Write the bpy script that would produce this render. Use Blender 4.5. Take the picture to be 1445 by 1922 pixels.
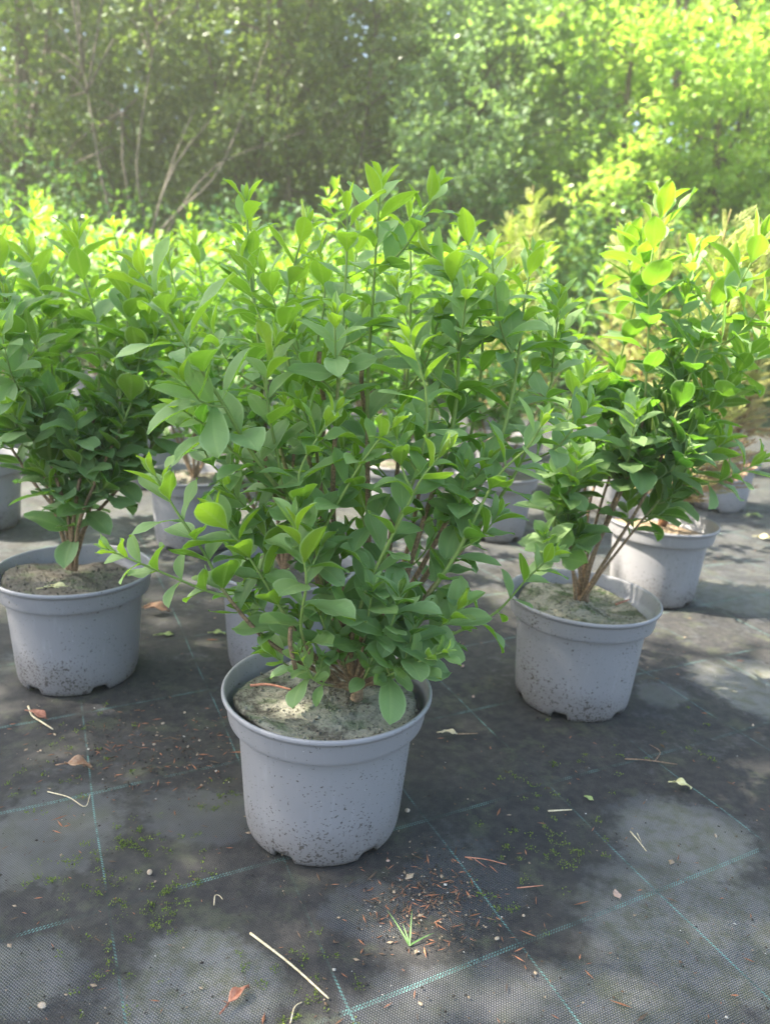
import bpy, math, random
import numpy as np
from mathutils import Vector
random.seed(11); RNG = np.random.default_rng(11)
PI = math.pi
for o in list(bpy.data.objects): bpy.data.objects.remove(o)
SC = bpy.context.scene; COL = SC.collection

# ------------------------------------------------------------------ camera
FV = np.array([0, .96480225, -.26297647]); RV = np.array([.99817128, .01589671, .05832148]); UV_ = np.array([-.06044916, .26249556, .96303789])
CP = np.array([0, 0, .6313]); FPX = 1442.3
cam = bpy.data.objects.new('camera', bpy.data.cameras.new('camera')); COL.objects.link(cam)
from mathutils import Matrix
cam.matrix_world = Matrix(((RV[0], UV_[0], -FV[0], CP[0]), (RV[1], UV_[1], -FV[1], CP[1]), (RV[2], UV_[2], -FV[2], CP[2]), (0, 0, 0, 1)))
cam.data.sensor_fit = 'VERTICAL'; cam.data.sensor_height = 24; cam.data.lens = 24*FPX/1922
cam.data.clip_start = .02; cam.data.clip_end = 300
cam.data.dof.use_dof = True; cam.data.dof.focus_distance = .84; cam.data.dof.aperture_fstop = 3.1; cam.data.dof.aperture_blades = 7
SC.camera = cam

# ------------------------------------------------------------------ sky, sun, exposure
SUN_EL, SUN_AZ = 50, -90          # azimuth measured from straight ahead (+Y), minus = to the left
W = bpy.data.worlds.new('World'); SC.world = W; W.use_nodes = True
wn = W.node_tree; bgn = wn.nodes['Background']; bgn.inputs[1].default_value = .12
sk = wn.nodes.new('ShaderNodeTexSky'); sk.sky_type = 'NISHITA'; sk.sun_disc = False
sk.sun_elevation = math.radians(SUN_EL); sk.sun_rotation = math.radians(SUN_AZ); sk.dust_density = 2.5; sk.air_density = 1.2
wn.links.new(sk.outputs[0], bgn.inputs[0])
sd = bpy.data.lights.new('sun', 'SUN'); sd.energy = 5; sd.angle = math.radians(.6); sd.color = (1, .93, .8)
sun = bpy.data.objects.new('sun', sd); COL.objects.link(sun)
sdir = Vector((math.sin(math.radians(SUN_AZ))*math.cos(math.radians(SUN_EL)), math.cos(math.radians(SUN_AZ))*math.cos(math.radians(SUN_EL)), math.sin(math.radians(SUN_EL))))
sun.rotation_euler = sdir.to_track_quat('Z', 'Y').to_euler(); sun.location = sdir*20
SC.view_settings.view_transform = 'Standard'; SC.view_settings.look = 'None'; SC.view_settings.gamma = 1; SC.view_settings.exposure = 2.38
SC.render.engine = 'CYCLES'; cy = SC.cycles
cy.max_bounces = 7; cy.diffuse_bounces = 3; cy.transmission_bounces = 4; cy.glossy_bounces = 3; cy.volume_bounces = 1
cy.sample_clamp_indirect = 4; cy.use_denoising = True; cy.caustics_reflective = False; cy.caustics_refractive = False

# ------------------------------------------------------------------ helpers
def nrm(v):
    v = np.asarray(v, float); return v/(np.linalg.norm(v, axis=-1, keepdims=True)+1e-12)
def ray(px, py): return FV*FPX + RV*(px-722.5) + UV_*(961-py)
def at(px, py, Y):            # the point of the place that stands at depth Y
    d = ray(px, py); return CP + d*(Y-CP[1])/d[1]
def gnd(px, py, z=0):
    d = ray(px, py); return CP + d*(z-CP[2])/d[2]
def tag(o, label=None, cat=None, group=None, kind=None):
    if label: o['label'] = label
    if cat: o['category'] = cat
    if group: o['group'] = group
    if kind: o['kind'] = kind
    return o
def empty(name, loc=(0, 0, 0), rz=0):
    o = bpy.data.objects.new(name, None); o.empty_display_size = .05; COL.objects.link(o); o.location = loc; o.rotation_euler = (0, 0, rz); return o
def mesh(name, V, F, mat, parent=None, smooth=True, uv=None, tint=None, link=True):
    """F: list of (k-gon index arrays) each n x k"""
    me = bpy.data.meshes.new(name); V = np.asarray(V, np.float32)
    Fs = [np.asarray(f, np.int32) for f in (F if isinstance(F, list) else [F]) if len(f)]
    me.vertices.add(len(V)); me.vertices.foreach_set('co', V.ravel())
    idx = np.concatenate([f.ravel() for f in Fs]); tot = np.concatenate([np.full(len(f), f.shape[1], np.int32) for f in Fs])
    me.loops.add(len(idx)); me.loops.foreach_set('vertex_index', idx)
    me.polygons.add(len(tot)); st = np.concatenate([[0], np.cumsum(tot)[:-1]]).astype(np.int32)
    me.polygons.foreach_set('loop_start', st); me.polygons.foreach_set('loop_total', tot)
    me.polygons.foreach_set('use_smooth', np.full(len(tot), smooth))
    if uv is not None:
        l = me.uv_layers.new(name='UVMap'); l.data.foreach_set('uv', np.asarray(uv, np.float32)[idx].ravel())
    if tint is not None:
        a = me.attributes.new('tint', 'FLOAT_COLOR', 'POINT'); t = np.ones((len(V), 4), np.float32); t[:, :3] = tint; a.data.foreach_set('color', t.ravel())
    me.update(calc_edges=True); me.validate()
    if mat: me.materials.append(mat)
    o = bpy.data.objects.new(name, me); COL.objects.link(o)
    if parent: o.parent = parent
    return o
class Buf:
    def __init__(s): s.V = []; s.F = {}; s.n = 0; s.uv = []; s.t = []
    def add(s, V, F, uv=None, tint=None):
        V = np.asarray(V, float); s.V.append(V)
        for f in (F if isinstance(F, list) else [F]):
            f = np.asarray(f)
            if len(f): s.F.setdefault(f.shape[1], []).append(f+s.n)
        s.uv.append(np.zeros((len(V), 2)) if uv is None else uv)
        s.t.append(np.broadcast_to(np.array([.5, .5, .5]) if tint is None else tint, (len(V), 3)))
        s.n += len(V)
    def build(s, name, mat, parent=None, smooth=True):
        if not s.n: return None
        return mesh(name, np.concatenate(s.V), [np.concatenate(f) for f in s.F.values()], mat, parent, smooth, np.concatenate(s.uv), np.concatenate(s.t))
def smoothline(P, n):          # Catmull-Rom through the points
    P = np.asarray(P, float)
    if len(P) == 2: return P[0]+(P[1]-P[0])*np.linspace(0, 1, n)[:, None]
    Q = np.vstack([2*P[0]-P[1], P, 2*P[-1]-P[-2]]); out = []
    for t in np.linspace(0, len(P)-1-1e-9, n):
        i = int(t); f = t-i; a, b, c, d = Q[i:i+4]
        out.append(.5*(2*b+(c-a)*f+(2*a-5*b+4*c-d)*f*f+(3*b-a-3*c+d)*f**3))
    return np.array(out)
def tube(buf, P, R, sides=6, tint=(.5, .5, .5), tint2=None, cap=True):
    P = np.asarray(P, float); n = len(P); R = np.broadcast_to(R, n)
    T = nrm(np.gradient(P, axis=0)); ref = np.array([0, 0, 1.]) if abs(T[0, 2]) < .9 else np.array([0, 1., 0]) 
    A = nrm(np.cross(T, ref)); B = np.cross(T, A)
    th = np.arange(sides)*2*PI/sides
    V = P[:, None]+R[:, None, None]*(A[:, None]*np.cos(th)[None, :, None]+B[:, None]*np.sin(th)[None, :, None])
    i = np.arange(n-1)[:, None]*sides; j = np.arange(sides)[None]; k = (j+1) % sides
    F = np.stack([i+j, i+k, i+k+sides, i+j+sides], -1).reshape(-1, 4)
    t = np.asarray(tint, float); t = np.broadcast_to(t, (n, 3)) if tint2 is None else t+(np.asarray(tint2)-t)*np.linspace(0, 1, n)[:, None]
    uv = np.stack([np.broadcast_to(th/(2*PI), (n, sides)), np.broadcast_to(np.linspace(0, 1, n)[:, None], (n, sides))], -1).reshape(-1, 2)
    Fl = [F]
    if cap: Fl += [np.array([[*range(sides)][::-1]]), np.array([[(n-1)*sides+q for q in range(sides)]])]
    buf.add(V.reshape(-1, 3), Fl, uv, np.repeat(t, sides, 0))

# ------------------------------------------------------------------ node helpers
class NT:
    def __init__(s, name):
        s.m = bpy.data.materials.new(name); s.m.use_nodes = True; s.t = s.m.node_tree; s.t.nodes.clear(); s.out = s.n('ShaderNodeOutputMaterial')
    def n(s, ty, **k):
        x = s.t.nodes.new(ty)
        for a, b in k.items(): setattr(x, a, b)
        return x
    def set(s, node, **k):
        for a, b in k.items(): s.plug(node.inputs[a.replace('_', ' ')], b)
        return node
    def plug(s, inp, v):
        if hasattr(v, 'is_output'): s.t.links.new(v, inp)
        elif isinstance(v, (tuple, list)) and len(v) == 3 and inp.type == 'RGBA': inp.default_value = (*v, 1)
        else: inp.default_value = v
    def math(s, op, a, b=0, c=0, clamp=False):
        x = s.n('ShaderNodeMath', operation=op, use_clamp=clamp)
        for i, v in enumerate((a, b, c)): s.plug(x.inputs[i], v)
        return x.outputs[0]
    def vmath(s, op, a, b=(0, 0, 0)):
        x = s.n('ShaderNodeVectorMath', operation=op); s.plug(x.inputs[0], a); s.plug(x.inputs[1], b)
        return x.outputs['Value'] if op in ('LENGTH', 'DISTANCE', 'DOT_PRODUCT') else x.outputs[0]
    def mix(s, f, a, b, blend='MIX'):
        x = s.n('ShaderNodeMix', data_type='RGBA', blend_type=blend); x.clamp_factor = True
        s.plug(x.inputs[0], f); s.plug(x.inputs[6], a); s.plug(x.inputs[7], b); return x.outputs[2]
    def noise(s, vec, scale, detail=3, rough=.5, dist=0):
        x = s.n('ShaderNodeTexNoise'); s.plug(x.inputs['Vector'], vec); x.inputs['Scale'].default_value = scale; x.inputs['Detail'].default_value = detail
        x.inputs['Roughness'].default_value = rough; x.inputs['Distortion'].default_value = dist; return x
    def ramp(s, f, a, b, lo=0., hi=1.):
        x = s.n('ShaderNodeMapRange', interpolation_type='SMOOTHSTEP'); s.plug(x.inputs[0], f); x.inputs[1].default_value = a; x.inputs[2].default_value = b; x.inputs[3].default_value = lo; x.inputs[4].default_value = hi; return x.outputs[0]
    def bump(s, h, strength, dist=.001, normal=None):
        x = s.n('ShaderNodeBump'); s.plug(x.inputs['Height'], h); x.inputs['Strength'].default_value = strength; x.inputs['Distance'].default_value = dist
        if normal is not None: s.plug(x.inputs['Normal'], normal)
        return x.outputs[0]
    def bsdf(s, color, rough=.5, spec=.5, normal=None, **k):
        b = s.n('ShaderNodeBsdfPrincipled'); s.plug(b.inputs['Base Color'], color); s.plug(b.inputs['Roughness'], rough); s.plug(b.inputs['Specular IOR Level'], spec)
        if normal is not None: s.plug(b.inputs['Normal'], normal)
        return b.outputs[0]
    def finish(s, sh): s.t.links.new(sh, s.out.inputs[0]); return s.m
def C(r, g, b): return (r, g, b)

def leaf_material(name, old, mid, young, under, trans_old, trans_young, rough=.27, trans=.42, veins=True, margin=True, spec=.5):
    N = NT(name); at_ = N.n('ShaderNodeAttribute', attribute_name='tint'); sp = N.n('ShaderNodeSeparateColor'); N.plug(sp.inputs[0], at_.outputs['Color'])
    age, rnd, misc = sp.outputs[0], sp.outputs[1], sp.outputs[2]
    geo = N.n('ShaderNodeNewGeometry')
    c = N.mix(N.ramp(age, 0, .5), old, mid); c = N.mix(N.ramp(age, .5, 1), c, young)
    tc = N.mix(age, trans_old, trans_young)
    v = N.math('MULTIPLY_ADD', rnd, .5, .75)
    c = N.mix(1.0, c, N.n('ShaderNodeCombineColor').outputs[0], 'MULTIPLY') if False else c
    hv = N.n('ShaderNodeHueSaturation'); N.plug(hv.inputs['Color'], c); N.plug(hv.inputs['Value'], v); N.plug(hv.inputs['Hue'], N.math('MULTIPLY_ADD', misc, .03, .485)); c = hv.outputs[0]
    uv = N.n('ShaderNodeUVMap'); su = N.n('ShaderNodeSeparateXYZ'); N.plug(su.inputs[0], uv.outputs[0]); u, s_ = su.outputs[0], su.outputs[1]
    ab = N.math('ABSOLUTE', s_)
    if veins:
        mr = N.ramp(ab, .2, .05)
        w = N.math('SINE', N.math('MULTIPLY', N.math('SUBTRACT', u, N.math('MULTIPLY', ab, .22)), 44))
        vein = N.math('MULTIPLY', N.ramp(w, .86, 1), .35)
        c = N.mix(N.math('MULTIPLY', mr, .75), c, N.mix(.5, young, (.4, .5, .2))); c = N.mix(vein, c, mid)
    if margin: c = N.mix(N.math('MULTIPLY', N.ramp(ab, .82, .93), .8), c, (.5, .6, .33))
    if veins:
        pz = N.n('ShaderNodeNewGeometry'); sp_ = N.noise(pz.outputs['Position'], 170, 3, .6); wk = N.noise(pz.outputs['Position'], 16, 2)
        blem = N.math('MULTIPLY', N.ramp(sp_.outputs[0], .70, .76), N.ramp(wk.outputs[0], .5, .62)); c = N.mix(N.math('MULTIPLY', blem, .75), c, (.2, .15, .06))
    c2 = N.mix(.75, c, under)
    col = N.mix(geo.outputs['Backfacing'], c, c2)
    r = N.mix(geo.outputs['Backfacing'], (rough,)*3, (.62,)*3)
    nrmout = None
    if veins:
        nz = N.noise(uv.outputs[0], 14, 2)
        h = N.math('ADD', N.math('MULTIPLY', N.ramp(ab, .0, .12), .9), N.math('MULTIPLY', nz.outputs[0], .5)); h = N.math('SUBTRACT', h, N.math('MULTIPLY', N.ramp(w, .5, 1), .3))
        nrmout = N.bump(h, .35, .0012)
    b = N.bsdf(col, r, spec, nrmout)
    tr = N.n('ShaderNodeBsdfTranslucent'); N.plug(tr.inputs[0], tc)
    mx = N.n('ShaderNodeMixShader'); mx.inputs[0].default_value = trans; N.t.links.new(b, mx.inputs[1]); N.t.links.new(tr.outputs[0], mx.inputs[2])
    return N.finish(mx.outputs[0])
M = {}
M['privet'] = leaf_material('privet_leaf', (.052, .095, .028), (.175, .265, .045), (.32, .43, .045), (.22, .34, .14), (.15, .4, .03), (.4, .66, .03))
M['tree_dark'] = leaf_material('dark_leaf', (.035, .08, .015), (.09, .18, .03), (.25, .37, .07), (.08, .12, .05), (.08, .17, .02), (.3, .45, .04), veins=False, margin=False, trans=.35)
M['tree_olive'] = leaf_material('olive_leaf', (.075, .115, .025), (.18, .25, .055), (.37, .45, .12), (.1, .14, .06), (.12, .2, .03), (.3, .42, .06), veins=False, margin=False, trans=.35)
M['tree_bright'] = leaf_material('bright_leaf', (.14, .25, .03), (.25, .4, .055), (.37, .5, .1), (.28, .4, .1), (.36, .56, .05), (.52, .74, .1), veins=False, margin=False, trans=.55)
M['tree_grey'] = leaf_material('greygreen_leaf', (.13, .22, .07), (.27, .4, .14), (.46, .56, .27), (.2, .28, .16), (.2, .36, .08), (.4, .6, .12), veins=False, margin=False, trans=.48)
M['conifer'] = leaf_material('conifer_scale', (.33, .22, .15), (.33, .33, .12), (.32, .42, .1), (.36, .36, .14), (.4, .28, .16), (.5, .62, .1), veins=False, margin=False, trans=.35, rough=.6, spec=.25)
M['grass'] = leaf_material('grass_blade', (.03, .09, .025), (.05, .14, .03), (.1, .22, .04), (.06, .14, .04), (.1, .25, .03), (.3, .5, .05), veins=False, margin=False, trans=.4)

def mat_bark(name, brown, green, scale=90):
    N = NT(name); a = N.n('ShaderNodeAttribute', attribute_name='tint'); sp = N.n('ShaderNodeSeparateColor'); N.plug(sp.inputs[0], a.outputs['Color'])
    tc = N.n('ShaderNodeTexCoord'); nz = N.noise(tc.outputs['Object'], scale, 4, .6)
    b = N.mix(N.ramp(nz.outputs[0], .35, .7), tuple(.55*x for x in brown), tuple(1.25*x for x in brown))
    c = N.mix(sp.outputs[0], b, green)
    return N.finish(N.bsdf(c, .65, .3, N.bump(nz.outputs[0], .5, .001)))
M['stem'] = mat_bark('stem_bark', (.27, .18, .105), (.2, .3, .07), 260)
M['bark'] = mat_bark('tree_bark', (.13, .105, .07), (.12, .15, .06), 25)
M['cbark'] = mat_bark('conifer_bark', (.17, .07, .035), (.2, .2, .05), 120)

def mat_pot():
    N = NT('grey_plastic'); tc = N.n('ShaderNodeTexCoord'); P = tc.outputs['Object']; oi = N.n('ShaderNodeObjectInfo')
    off = N.vmath('ADD', P, N.vmath('SCALE', P)); sc = N.n('ShaderNodeVectorMath', operation='SCALE')
    cmb = N.n('ShaderNodeCombineXYZ'); N.plug(cmb.inputs[0], N.math('MULTIPLY', oi.outputs['Random'], 7)); Q = N.vmath('ADD', P, cmb.outputs[0])
    z = N.n('ShaderNodeSeparateXYZ'); N.plug(z.inputs[0], P); Z = z.outputs[2]
    base = N.mix(N.noise(Q, 14, 3).outputs[0], (.215, .21, .218), (.25, .245, .252))
    # vertical scuffs and pale film
    mp = N.n('ShaderNodeMapping'); N.plug(mp.inputs[0], Q); mp.inputs['Scale'].default_value = (1, 1, .12)
    sc2 = N.noise(mp.outputs[0], 130, 3, .6); base = N.mix(N.math('MULTIPLY', N.ramp(sc2.outputs[0], .55, .8), .28), base, (.36, .36, .38))
    # splashed soil: specks, denser towards the foot
    low = N.ramp(Z, .13, -.005); warp = N.noise(Q, 11, 2)
    dens = N.math('ADD', N.math('MULTIPLY_ADD', low, .2, .12), N.math('MULTIPLY', N.math('SUBTRACT', warp.outputs[0], .5), .6))
    s1 = N.noise(Q, 330, 2, .55); s2 = N.noise(Q, 150, 3, .6)
    sp1 = N.ramp(N.math('ADD', s1.outputs[0], N.math('MULTIPLY', dens, .42)), .73, .765)
    sp2 = N.ramp(N.math('ADD', s2.outputs[0], N.math('MULTIPLY', dens, .5)), .75, .80)
    m = N.math('MAXIMUM', sp1, sp2); film = N.math('MULTIPLY', N.ramp(N.math('ADD', N.math('MULTIPLY', low, .6), N.math('MULTIPLY', warp.outputs[0], .5)), .5, .9), .6)
    c = N.mix(film, base, (.13, .115, .105)); c = N.mix(N.math('MULTIPLY', m, .85), c, (.06, .05, .042))
    sp3 = N.ramp(N.noise(Q, 420, 1).outputs[0], .78, .81); c = N.mix(sp3, c, (.5, .5, .48))
    r = N.math('MULTIPLY_ADD', m, .4, .42)
    return N.finish(N.bsdf(c, r, .4, N.bump(N.math('ADD', N.math('MULTIPLY', m, 1), N.math('MULTIPLY', s2.outputs[0], .15)), .5, .0008)))
M['pot'] = mat_pot()
def mat_soil(name, cols, scale=60):
    N = NT(name); tc = N.n('ShaderNodeTexCoord'); P = tc.outputs['Object']
    a = N.noise(P, 13, 6, .72, .6); b = N.noise(P, scale*3, 4, .7); d = N.noise(P, 30, 4, .6)
    c = N.mix(N.ramp(a.outputs[0], .4, .56), cols[0], cols[1]); c = N.mix(N.math('MULTIPLY', N.ramp(d.outputs[0], .5, .66), .8), c, cols[2])
    c = N.mix(N.ramp(b.outputs[0], .56, .68), c, cols[3]); 
    h = N.math('ADD', b.outputs[0], N.math('MULTIPLY', d.outputs[0], 2))
    return N.finish(N.bsdf(c, .9, .2, N.bump(h, .75, .005)))
M['soil_algae'] = mat_soil('algae_soil', [(.07, .06, .048), (.3, .285, .22), (.11, .14, .075), (.045, .038, .03)])
M['soil_brown'] = mat_soil('brown_soil', [(.1, .085, .065), (.17, .15, .12), (.12, .14, .075), (.035, .03, .025)])
M['soil_moss'] = mat_soil('mossy_soil', [(.1, .11, .06), (.3, .27, .2), (.08, .12, .04), (.05, .045, .035)])
M['soil_litter'] = mat_soil('litter_soil', [(.2, .14, .09), (.3, .23, .15), (.2, .14, .08), (.06, .045, .03)])
def mat_simple(name, c1, c2, rough=.7, scale=80, trans=0):
    N = NT(name); tc = N.n('ShaderNodeTexCoord'); nz = N.noise(tc.outputs['Object'], scale, 4, .6)
    c = N.mix(N.ramp(nz.outputs[0], .35, .65), c1, c2); b = N.bsdf(c, rough, .35, N.bump(nz.outputs[0], .4, .0007))
    if trans:
        tr = N.n('ShaderNodeBsdfTranslucent'); N.plug(tr.inputs[0], c); mx = N.n('ShaderNodeMixShader'); mx.inputs[0].default_value = trans
        N.t.links.new(b, mx.inputs[1]); N.t.links.new(tr.outputs[0], mx.inputs[2]); return N.finish(mx.outputs[0])
    return N.finish(b)
M['dead_leaf'] = mat_simple('dead_leaf', (.3, .16, .09), (.42, .27, .17), .6, 120, .15)
M['orange_leaf'] = mat_simple('orange_leaf', (.5, .24, .1), (.62, .36, .18), .6, 120, .2)
M['yellow_leaf'] = mat_simple('yellow_leaf', (.62, .56, .25), (.75, .7, .4), .5, 120, .2)
M['green_leaf'] = mat_simple('fallen_green', (.25, .34, .1), (.4, .46, .18), .5, 120, .2)
M['straw'] = mat_simple('straw', (.42, .34, .2), (.62, .54, .36), .6, 200)
M['twig'] = mat_simple('twig', (.16, .1, .06), (.3, .2, .13), .75, 200)
M['redbark'] = mat_simple('redbark', (.26, .1, .06), (.4, .19, .12), .75, 200)
M['stone'] = mat_simple('pale_stone', (.26, .2, .14), (.42, .35, .27), .7, 150)
M['brownstone'] = mat_simple('brown_stone', (.3, .2, .15), (.42, .3, .24), .7, 150)
M['blade'] = mat_simple('fresh_blade', (.1, .2, .06), (.18, .29, .1), .45, 60, .3)

def mat_litter(name):
    N = NT(name); a = N.n('ShaderNodeAttribute', attribute_name='tint'); return N.finish(N.bsdf(a.outputs['Color'], .85, .2))
M['litter'] = mat_litter('loose_bits')

# ------------------------------------------------------------------ ground: one sheet of woven fabric, with the grass bank beyond
GA = math.radians(25.0)
def uvg(x, y): return x*math.cos(GA)+y*math.sin(GA), -x*math.sin(GA)+y*math.cos(GA)
def mat_ground():
    N = NT('woven_ground_cover'); g = N.n('ShaderNodeNewGeometry'); P = g.outputs['Position']; s = N.n('ShaderNodeSeparateXYZ'); N.plug(s.inputs[0], P); X, Y = s.outputs[0], s.outputs[1]
    ca, sa = math.cos(GA), math.sin(GA)
    wob = N.noise(P, 3, 1); wv = N.math('MULTIPLY', N.math('SUBTRACT', wob.outputs[0], .5), .012)
    U = N.math('ADD', N.math('ADD', N.math('MULTIPLY', X, ca), N.math('MULTIPLY', Y, sa)), wv)
    V0 = N.math('ADD', N.math('MULTIPLY', X, -sa), N.math('MULTIPLY', Y, ca)); V = N.math('ADD', N.math('SUBTRACT', V0, N.math('MULTIPLY', U, .045)), wv)
    # weave : flat tapes, rows along V, alternate stitches
    pu, pv = .0028, .0022
    row = N.math('FLOOR', N.math('DIVIDE', V, pv)); odd = N.math('MULTIPLY', N.math('MODULO', N.math('ABSOLUTE', row), 2), .5)
    fu = N.math('FRACT', N.math('ADD', N.math('DIVIDE', U, pu), odd)); fv = N.math('FRACT', N.math('DIVIDE', V, pv))
    hu = N.math('SINE', N.math('MULTIPLY', fu, PI)); hv = N.math('SINE', N.math('MULTIPLY', fv, PI)); weave = N.math('MULTIPLY', N.math('POWER', hu, .7), N.math('POWER', hv, .5))
    # coloured marker threads
    a = N.math('SUBTRACT', U, .0416-50*.1928); ku = N.math('ABSOLUTE', N.math('SUBTRACT', N.math('MULTIPLY', N.math('FRACT', N.math('ADD', N.math('DIVIDE', a, .1928), .5)), .1928), .0964))
    b = N.math('SUBTRACT', V, .503-50*.2115); kv = N.math('ABSOLUTE', N.math('SUBTRACT', N.math('MULTIPLY', N.math('FRACT', N.math('ADD', N.math('DIVIDE', b, .2115), .5)), .2115), .10575))
    stu = N.math('SINE', N.math('MULTIPLY', N.math('ADD', V, N.math('MULTIPLY', U, 1.2)), 2*PI/.0044)); lineu = N.math('MULTIPLY', N.ramp(ku, .0014, .0008), N.ramp(stu, -.55, -.1))
    stv = N.math('SINE', N.math('MULTIPLY', N.math('ADD', U, N.math('MULTIPLY', V, -.9)), 2*PI/.0036)); linev = N.math('MULTIPLY', N.ramp(kv, .0027, .0022), N.ramp(stv, -.1, .35))
    # gap between twin threads
    linev = N.math('MULTIPLY', linev, N.ramp(kv, .0002, .0009))
    line = N.math('MAXIMUM', lineu, linev)
    # soil film : broken by set elliptical patches of paler cloth
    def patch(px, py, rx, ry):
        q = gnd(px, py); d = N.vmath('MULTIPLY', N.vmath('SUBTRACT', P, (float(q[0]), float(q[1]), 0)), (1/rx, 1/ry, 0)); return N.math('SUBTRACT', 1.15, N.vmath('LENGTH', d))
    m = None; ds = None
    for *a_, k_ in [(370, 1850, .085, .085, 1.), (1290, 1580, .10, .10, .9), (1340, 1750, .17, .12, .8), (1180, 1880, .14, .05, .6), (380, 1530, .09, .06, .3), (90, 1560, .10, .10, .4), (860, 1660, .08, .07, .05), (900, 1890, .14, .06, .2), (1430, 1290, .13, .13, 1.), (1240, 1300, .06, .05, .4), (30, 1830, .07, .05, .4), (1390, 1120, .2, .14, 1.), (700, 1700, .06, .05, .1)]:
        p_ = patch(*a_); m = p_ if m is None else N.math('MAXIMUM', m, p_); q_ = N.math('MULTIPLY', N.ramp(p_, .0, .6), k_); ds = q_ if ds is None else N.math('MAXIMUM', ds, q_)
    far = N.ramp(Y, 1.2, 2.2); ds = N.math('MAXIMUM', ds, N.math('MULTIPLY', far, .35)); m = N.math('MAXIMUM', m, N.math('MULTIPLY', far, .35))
    big = N.noise(P, 7, 5, .62, .3); fine = N.noise(P, 60, 5, .65); vf = N.noise(P, 500, 3, .6)
    cl = N.math('ADD', m, N.math('MULTIPLY', N.math('SUBTRACT', big.outputs[0], .5), 1.6)); cl = N.math('ADD', cl, N.math('MULTIPLY', N.math('SUBTRACT', fine.outputs[0], .5), .7))
    cloth_mask = N.ramp(cl, .1, .42)
    cloth_mask = N.math('MAXIMUM', cloth_mask, N.math('MULTIPLY', N.ramp(big.outputs[0], .54, .7), .3))
    tape = N.mix(weave, (.004, .0042, .005), (.05, .054, .066))
    mottle = N.ramp(N.noise(P, 9, 4, .6).outputs[0], .4, .62)
    tape = N.mix(N.math('MULTIPLY', ds, N.math('MULTIPLY_ADD', mottle, .3, .68)), tape, N.mix(N.ramp(N.noise(P, 42, 5, .7).outputs[0], .4, .64), N.mix(weave, (.045, .045, .044), (.27, .262, .245)), N.mix(weave, (.05, .052, .032), (.15, .15, .095)))); tape = N.mix(N.math('MULTIPLY', mottle, .2), tape, N.mix(N.ramp(N.noise(P, 23, 3).outputs[0], .35, .7), (.15, .14, .14), (.15, .155, .09)))
    dirt = N.mix(N.ramp(fine.outputs[0], .35, .65), (.010, .009, .0075), (.036, .031, .025)); dirt = N.mix(N.math('MULTIPLY', N.ramp(N.noise(P, 17, 4, .7).outputs[0], .52, .68), .5), dirt, (.085, .095, .045))
    dirt = N.mix(N.ramp(vf.outputs[0], .56, .68), dirt, (.012, .011, .01))
    vis = N.math('MULTIPLY_ADD', cloth_mask, .72, .28)
    tape = N.mix(N.math('MULTIPLY', line, .7), tape, (.17, .4, .36))
    lf = N.math('MAXIMUM', N.math('MULTIPLY', cloth_mask, N.ramp(N.noise(P, 19, 2).outputs[0], .36, .5, .25, .95)), N.ramp(N.noise(P, 8, 3, .6).outputs[0], .44, .6, .05, .7)); lf = N.math('MULTIPLY', lf, N.ramp(fine.outputs[0], .34, .5, .25, 1)); vis2 = N.mix(line, vis, lf)
    c = N.mix(vis2, dirt, tape)
    r = N.math('MULTIPLY_ADD', cloth_mask, -.35, .85)
    h = N.math('ADD', N.math('MULTIPLY', weave, vis), N.math('MULTIPLY', N.math('ADD', fine.outputs[0], N.math('MULTIPLY', vf.outputs[0], .5)), N.math('SUBTRACT', 1.3, cloth_mask)))
    return N.finish(N.bsdf(c, r, .45, N.bump(h, .9, .0014)))
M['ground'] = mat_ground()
n = 120
gx = np.concatenate([np.linspace(-60, -3, 20)[:-1], np.linspace(-3, 3, n), np.linspace(3, 60, 20)[1:]]); gy = np.concatenate([np.linspace(-20, .2, 15)[:-1], np.linspace(.2, 5.2, n), np.linspace(5.2, 90, 25)[1:]])
GX, GY = np.meshgrid(gx, gy)
GZ = (.0018*np.sin(GX*9+GY*4)+.0014*np.sin(GX*21-GY*17))*np.clip((GY-.1), 0, 1)
GZ = GZ-.002
V = np.stack([GX, GY, GZ], -1).reshape(-1, 3); w_ = len(gx); i = np.arange(len(gy)-1)[:, None]*w_+np.arange(w_-1)[None]
F = np.stack([i, i+1, i+1+w_, i+w_], -1).reshape(-1, 4)
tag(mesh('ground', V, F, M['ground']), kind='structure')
# grassy earth that starts behind the rows of pots
M['earth'] = mat_simple('grassy_earth', (.03, .05, .018), (.06, .08, .03), .95, 6)
gx = np.linspace(-30, 30, 90); gy = np.concatenate([np.linspace(4.6, 9, 24), np.linspace(9, 80, 30)[1:]]); GX, GY = np.meshgrid(gx, gy)
GZ = .004+np.clip((GY-4.8)/3, 0, 1)*(.25+.06*np.sin(GX*2.3)*np.cos(GY*1.7))
V = np.stack([GX, GY, GZ], -1).reshape(-1, 3); w_ = len(gx); i = np.arange(len(gy)-1)[:, None]*w_+np.arange(w_-1)[None]
tag(mesh('grass_bank', V, np.stack([i, i+1, i+1+w_, i+w_], -1).reshape(-1, 4), M['earth']), kind='structure')

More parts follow.
